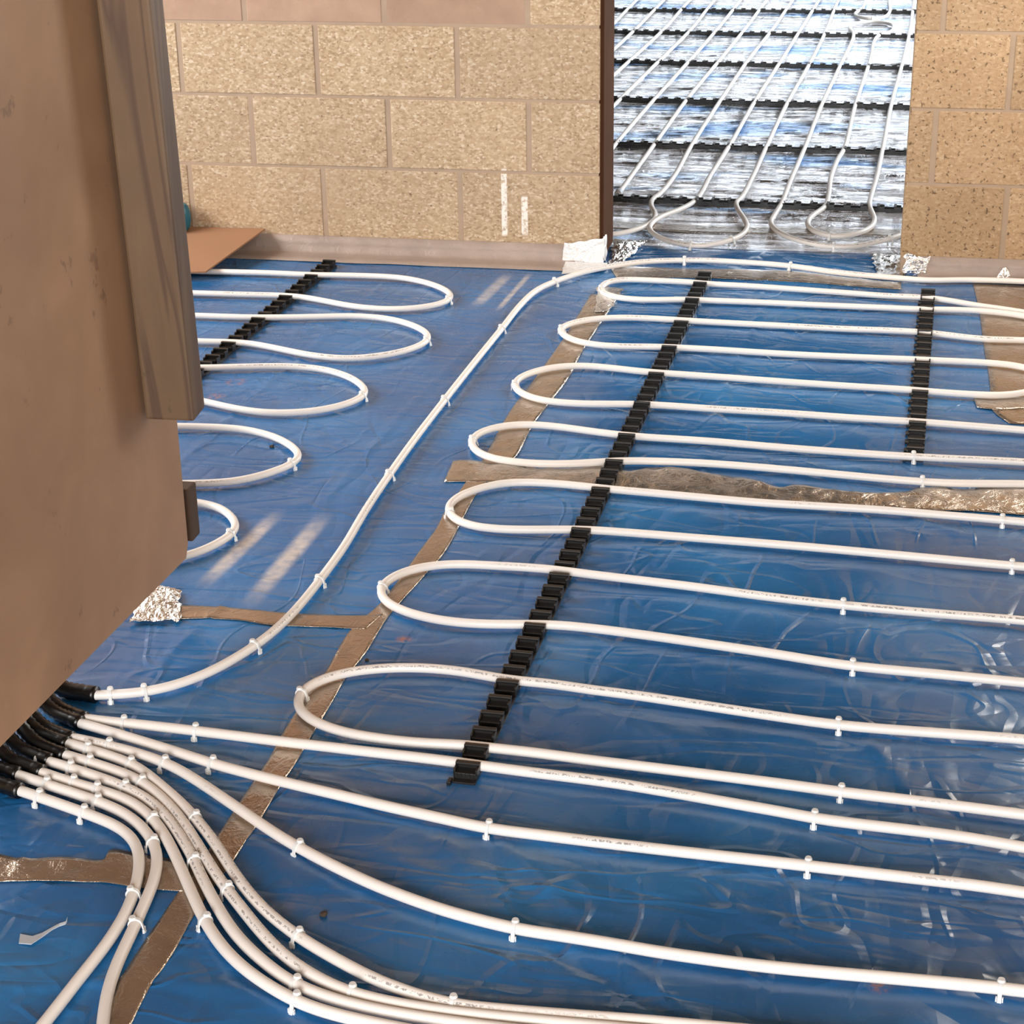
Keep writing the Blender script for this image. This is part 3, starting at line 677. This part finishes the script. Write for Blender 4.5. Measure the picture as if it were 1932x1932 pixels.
staples('F2', [(1302, 463), (1385, 452)], 'the broad far-room bend', 'the left jamb')
staples('F1', [(1572, 443), (1573, 466), (1683, 450)], 'the nested far-room bends', 'the inner bend')
staples('F10', [(1644, 35)], 'the small far-room loop at the doorway top')
a = fl(*c1([(160, 838)])[0], ZP); b = fl(*c1([(138, 872)])[0], ZP); d = (b-a).normalized()
obj('pipe_coupling', tube_bm([a+d*t for t in (0, .003, .012, .030, .040, .043)], .013, 14, True, [.0105, .0135, .0135, .0135, .0135, .0105]), MT['grey'], smooth=True, **tags('short grey coupling on the pipe end beside the left doorway jamb', 'coupling'))

# ------------------------------------------------------------------ clip rails
PT = .05766
def clip_bm():
    """one comb of the rail: wall across the rail with an overhanging lip, side ribs; local -y = towards the camera"""
    bm = bmesh.new()
    add_box(bm, -.0200, -.0240, .002, .0200, -.0005, .0135, .0012)          # body block
    add_box(bm, -.0205, -.0050, .012, .0205, .0000, .0225, .0012)          # upright wall
    add_box(bm, -.0205, -.0085, .0195, .0205, .0012, .0235, .0010)         # lip
    for s in (-1, 1): add_box(bm, s*.0185-.0018, -.0240, .010, s*.0185+.0018, -.0010, .0195, .0008)
    for k in range(5): add_box(bm, -.0145+k*.0070, -.0250, .004, -.0130+k*.0070, -.0235, .013)
    add_box(bm, -.0262, -.0460, .0005, -.0195, -.0300, .0075, .001)        # side tab
    return bm
b_ = clip_bm(); CLIP = bpy.data.meshes.new('clip'); b_.to_mesh(CLIP); b_.free(); CLIP.materials.append(MT['black'])
def rail(x, y, rz, t0, t1, label, group=None, web=.0048):
    root = empty('clip_rail', (x, y, 0), rz, **tags(label, 'pipe rail', group))
    ya = -t1*PT-.036; yb = -t0*PT+.012
    bm = bmesh.new(); add_box(bm, -.0195, ya, -.002, .0195, yb, .0030, .0006)
    for s in (-1, 1): add_box(bm, s*.0185-.0014, ya, .002, s*.0185+.0014, yb, web)
    obj('rail_base', bm, MT['black'], root, smooth=False)
    for t in range(t0, t1+1):
        o = bpy.data.objects.new('clip', CLIP); COL.objects.link(o); o.parent = root; o.location = (0, -t*PT, 0)
    return root
rail(.3481, -.1286+.002, -.0333*-1*-1, 0, 52, 'long black clip rail running from the doorway towards the lower left')
rail(1.0037, -.6862, -.0329, -8, 15, 'black clip rail at the right, in front of the right block wall')
rail(-.8502, -.3263, -.0464, -3, 19, 'black clip rail on the left, running from the wall behind the post')
GR = 'black clip rails in the far room'
nm = ['nearest the doorway', 'second from the doorway', 'third from the doorway', 'fourth from the doorway', 'fifth from the doorway', 'farthest from the doorway']
for i, (p, q) in enumerate((((1156, 372), (1707, 394)), ((1152, 269), (1711, 286)), ((1149, 185), (1718, 200)), ((1149, 114), (1722, 127)), ((1152, 58), (1724, 67)), ((1154, 17), (1720, 21)))):
    a = fl(*p, .012); b = fl(*q, .012); d = (b-a).normalized()
    o = a+d*(-.45)  # start left of the opening
    ang = math.atan2(d.y, d.x)
    # local -y runs along the rail
    rail(o.x, o.y, ang+math.pi/2, 0, 40, 'black clip rail in the far room, '+nm[i], GR, .0125)

# ------------------------------------------------------------------ black sleeves
def sleeve(a, b, label, r=.0125, key=None):
    p = fl(*a, .014); q = fl(*b, .014); d = (q-p).normalized()
    C0 = p; L_ = .05
    pts = [C0, C0+d*.03, C0+d*L_]
    # bend up behind the plywood panel
    base = C0+d*L_
    for k in range(1, 9):
        a_ = k/8*math.pi/2; pts.append(base+d*(.07*math.sin(a_))+Vector((0, 0, .07*(1-math.cos(a_)))))
    pts.append(pts[-1]+Vector((0, 0, .12)))
    C = resample(catmull(pts, .006), .006); n = len(C)
    rad = []
    for i in range(n):
        rr = r*(1.0+.07*(1 if (i//1) % 2 else -1)) if i > 3 else r*1.04
        rad.append(rr)
    root = obj('conduit_sleeve', tube_bm(C, r, 16, True, rad), MT['sleeve'], **tags(label, 'pipe sleeve', 'black bend sleeves under the plywood'))
    return root
SL = [((182, 1311), (130, 1303), 'separate black sleeve on the long pipe to the doorway', .0150),
      ((160, 1356), (120, 1340), 'black sleeve holding the uppermost straight pipe', .0125),
      ((152, 1364), (110, 1347), 'black sleeve holding the second straight pipe', .0125),
      ((135, 1393), (95, 1377), 'black sleeve holding the lone diagonal pipe', .0120),
      ((127, 1403), (85, 1387), 'black sleeve holding the top one of four curving pipes', .0120),
      ((122, 1425), (80, 1408), 'black sleeve holding the second of four curving pipes', .0120),
      ((95, 1435), (50, 1418), 'black sleeve holding the third of four curving pipes', .0120),
      ((80, 1456), (35, 1440), 'black sleeve holding the lowest of four curving pipes', .0120),
      ((35, 1461), (-10, 1447), 'black sleeve holding the right hooked pipe', .0125),
      ((38, 1492), (-8, 1477), 'black sleeve holding the left hooked pipe', .0130)]
for a, b, l, r in SL: sleeve(a, b, l, r)

# ------------------------------------------------------------------ plywood boxing + post
root = empty('plywood_boxing', (-.44, -2.6, 0), 0, **tags('large plywood sheet with a timber post at the left, its lower edge above the sleeves', 'plywood panel'))
def rel(o): o.location = Vector(o.location)-Vector((-.44, -2.6, 0)); return o
A = Vector((-.4275, -2.572, 0)); B = Vector((-.4665, -3.345, 0)); dn = (B-A).normalized(); nx_ = Vector((-dn.y, dn.x, 0))
if nx_.x > 0: nx_ = -nx_   # away from the camera
bm = bmesh.new()
E2 = A+dn*1.9
prof = [(A, .125), (A+dn*.014, .100), (B, .103), (E2, .106), (E2, 2.49), (A, 2.49)]
f0 = [bm.verts.new(Vector((p.x, p.y, z))) for p, z in prof]; f1 = [bm.verts.new(Vector((p.x, p.y, z))+nx_*.018) for p, z in prof]
bm.faces.new(f0); bm.faces.new(f1[::-1])
for i in range(6): bm.faces.new((f0[i], f0[(i+1) % 6], f1[(i+1) % 6], f1[i]))
bmesh.ops.recalc_face_normals(bm, faces=bm.faces)
rel(obj('plywood_sheet', bm, MT['panel'], root, smooth=False))
# front timber post (notched end, rounded arris)
bm = bmesh.new(); add_box(bm, -.0455, -.034, 0, .0455, .034, 2.05, .005)
o = obj('timber_post', bm, MT['post'], root, smooth=False); o.location = (-.3825+.44, -2.686+2.6, .438); o.rotation_euler = (.055, 0, .03)
# hidden rear framing that carries the sheet
for dd in (1.0, 1.7):
    c = A+dn*dd+nx_*.048
    bm = bmesh.new(); add_box(bm, -.025, -.03, 0.0, .025, .03, 2.49, .002)
    o = obj('rear_stud', bm, MT['darkwood'], root, smooth=False); o.location = (c.x+.44, c.y+2.6, 0)
bm = bmesh.new(); add_box(bm, -.052, -.022, .115, .0, .022, .226, .004)
o = obj('end_block', bm, MT['darkwood'], root, smooth=False); o.location = (-.429+.44, -2.52+2.6, 0); o['label'] = 'small dark timber end block'
# ------------------------------------------------------------------ cardboard, teal roll
bm = bmesh.new()
cp = [(380, 430, .062), (500, 431, .066), (388, 512, .030), (340, 518, .028)]
cw = []
for (u, v, z) in cp: cw.append(fl(u, v, z))
cw[0].y = min(cw[0].y, -.012); cw[1] = wy(500, 431, -.012); cw[0] = wy(380, 430, -.012); cw[0].x -= .25; cw[3] = fl(250, 516, .028)
top = [bm.verts.new(p) for p in cw]; low = [bm.verts.new(p-Vector((0, 0, .005))) for p in cw]
bm.faces.new(top); bm.faces.new(low[::-1])
for i in range(4): bm.faces.new((top[i], top[(i+1) % 4], low[(i+1) % 4], low[i]))
bmesh.ops.recalc_face_normals(bm, faces=bm.faces)
card = obj('cardboard_sheet', bm, MT['card'], smooth=False, **tags('flat brown cardboard sheet against the block wall, beside the timber post', 'cardboard'))
box('timber_offcut', -1.62, -.30, .004, -1.26, -.20, .034, MT['darkwood'], .003, **tags('dark timber offcut propping the cardboard sheet', 'timber'))
p = wy(347, 402, -.045)
bm = bmesh.new(); r = bmesh.ops.create_uvsphere(bm, u_segments=28, v_segments=18, radius=.5)
for v in bm.verts:
    q = v.co; a = 1/(max(abs(q.z)*2, .001))
    v.co = Vector((q.x*.07, q.y*.07, math.copysign(min(abs(q.z)*1.35, .5), q.z)*.085))
o = obj('teal_roll', bm, MT['teal'], None, **tags('small rounded teal-blue plastic object at the wall behind the cardboard', 'container'))
o.location = (p.x-.012, -.05, .118)

# ------------------------------------------------------------------ crumpled foil pieces
def crumple_patch(name, quad, lift, label, mat, n=26, seed=1, nrm=Vector((0, 0, 1)), amp=.01, freq=60, th=.0008, jg=.013):
    """quad: 4 world corners (a,b,c,d); relief along nrm"""
    a, b, c, d = [Vector(q) for q in quad]; bm = bmesh.new(); V = []
    for i in range(n+1):
        row = []
        for j in range(n+1):
            s, t = i/n, j/n; p = a.lerp(b, s).lerp(d.lerp(c, s), t)
            e = min(s, t, 1-s, 1-t)*4; e = min(1, e)
            w = noise.cell((p.x*freq+seed, p.y*freq, p.z*freq))
            k = abs(noise.noise((p.x*freq+seed, p.y*freq, p.z*freq)))+.5*abs(noise.noise((p.x*freq*2.3, p.y*freq*2.3+seed, p.z*freq*2.3)))
            jag = Vector((noise.noise((p.x*40, p.y*40, seed+p.z*40)), noise.noise((p.x*40+9, p.y*40, seed+p.z*40)), 0))*jg*(1-e*.6)
            if nrm.z < .5: jag = Vector((jag.x, 0, jag.y))
            row.append(bm.verts.new(p+jag+nrm*(lift*e*.7+amp*k*(.35+.65*e)+.0008)))
        V.append(row)
    for i in range(n):
        for j in range(n): bm.faces.new((V[i][j], V[i+1][j], V[i+1][j+1], V[i][j+1]))
    g = bmesh.ops.extrude_face_region(bm, geom=list(bm.faces))
    for v in g['geom']:
        if isinstance(v, bmesh.types.BMVert): v.co -= nrm*th
    bmesh.ops.recalc_face_normals(bm, faces=bm.faces)
    return bm
def patch(name, label, mat, bms, cat='foil'):
    root = empty(name, (0, 0, 0), 0, **tags(label, cat)); return root
# white foil wrapped round the left jamb foot: wall leg, reveal leg, floor tongue joined as one sheet
bm = crumple_patch('f', [(-.113, -.010, .005), (.016, -.010, .004), (.016, -.010, .085), (-.113, -.010, .066)], .001, '', None, 22, 3, Vector((0, -1, 0)), .0022, 45, jg=.005)
b2 = crumple_patch('f', [(.0135, -.010, .004), (.0135, .06, .004), (.0135, .06, .080), (.0135, -.010, .085)], .001, '', None, 12, 4, Vector((1, 0, 0)), .004, 45, jg=.005)
b3 = crumple_patch('f', [(-.095, -.15, .004), (.03, -.095, .004), (.03, -.012, .006), (-.11, -.012, .006)], .001, '', None, 20, 5, Vector((0, 0, 1)), .003, 50, jg=.005)
def merge(a, *others):
    for o in others:
        me = bpy.data.meshes.new('tmp'); o.to_mesh(me); a.from_mesh(me); o.free(); bpy.data.meshes.remove(me)
    return a
obj('foil_patch', merge(bm, b2, b3), MT['whitefoil'], smooth=False, **tags('bright white foil patch folded round the foot of the left doorway jamb', 'foil'))
bm = crumple_patch('f', [fl(1150, 500, .003), fl(1182, 492, .003), fl(1222, 455, .003), fl(1160, 452, .003)], .006, '', None, 26, 6, Vector((0, 0, 1)), .014, 40)
obj('foil_scrap', bm, MT['crumple'], smooth=False, **tags('crumpled silver foil on the floor just inside the doorway at its left', 'foil'))
bm = crumple_patch('f', [(.945, -.008, .005), (1.02, -.008, .004), (1.022, -.008, .066), (.945, -.008, .070)], .004, '', None, 24, 7, Vector((0, -1, 0)), .014, 55)
b2 = crumple_patch('f', [fl(1652, 522, .003), fl(1705, 520, .003), fl(1703, 482, .003), fl(1645, 478, .003)], .002, '', None, 20, 8, Vector((0, 0, 1)), .006, 35)
obj('foil_scrap', merge(bm, b2), MT['crumple'], smooth=False, **tags('crumpled silver foil wrapped at the foot of the right doorway corner', 'foil'))
bm = crumple_patch('f', [fl(240, 1178, .003), fl(342, 1172, .003), fl(338, 1118, .003), fl(285, 1108, .003)], .012, '', None, 30, 9, Vector((0, 0, 1)), .022, 38)
obj('foil_scrap', bm, MT['crumple'], smooth=False, **tags('crumpled silver foil below the plywood corner at the end of a brown tape', 'foil'))
bm = crumple_patch('f', [(1.22, -.036, .005), (1.262, -.036, .005), (1.25, -.03, .038), (1.243, -.03, .036)], .002, '', None, 10, 10, Vector((0, -1, 0)), .006, 60)
obj('foil_scrap', bm, MT['crumple'], smooth=False, **tags('small pointed foil scrap at the foot of the right block wall', 'foil'))
bm = crumple_patch('f', [fl(1120, 590, .003), fl(1150, 585, .003), fl(1175, 545, .003), fl(1130, 540, .003)], .001, '', None, 16, 12, Vector((0, 0, 1)), .004, 40)
obj('foil_scrap', bm, MT['crumple'], smooth=False, **tags('flat crinkled foil piece under the bend of the farthest right-hand loop', 'foil'))

# ------------------------------------------------------------------ plastic offcut and grit
bm = bmesh.new()
q = [((37, 1772), .022), ((60, 1775), .019), ((80, 1765), .010), ((100, 1752), .006), ((112, 1746), .006), ((124, 1742), .006), ((127, 1735), .010)]
zs = [.002, .003, .004, .007, .009, .013, .020]; prev = None
for ((pt, w), z) in zip(q, zs):
    c = fl(pt[0], pt[1], z); n_ = Vector((.35, -1, 0)).normalized()
    ring = [bm.verts.new(c+n_*w*s*.5+Vector((0, 0, dz))) for s, dz in ((-1, 0), (1, 0), (1, .0015), (-1, .0015))]
    if prev:
        for k in range(4): bm.faces.new((prev[k], prev[(k+1) % 4], ring[(k+1) % 4], ring[k]))
    else: bm.faces.new(ring)
    prev = ring
bm.faces.new(prev[::-1]); bmesh.ops.recalc_face_normals(bm, faces=bm.faces)
obj('plastic_offcut', bm, MT['grey'], smooth=False, **tags('bent pale grey plastic strip lying alone on the blue film at the lower left', 'plastic strip'))
for (u, v, s, lab) in ((611, 1722, .006, 'tiny dark stone on the blue film between the curving pipes'), (513, 840, .006, 'small dark crumb inside the left-hand loop below the timber post'), (692, 1242, .004, 'tiny dark crumb beside the brown tape above the nearest loop')):
    bm = bmesh.new(); bmesh.ops.create_icosphere(bm, subdivisions=2, radius=s)
    for v_ in bm.verts: v_.co = v_.co*(1+.5*noise.noise(v_.co*300)); v_.co.z *= .6
    o = obj('stone_crumb', bm, MT['grit'], smooth=False, **tags(lab, 'stone')); c = fl(u, v, .004); o.location = (c.x, c.y, fh(c.x, c.y)+s*.4)
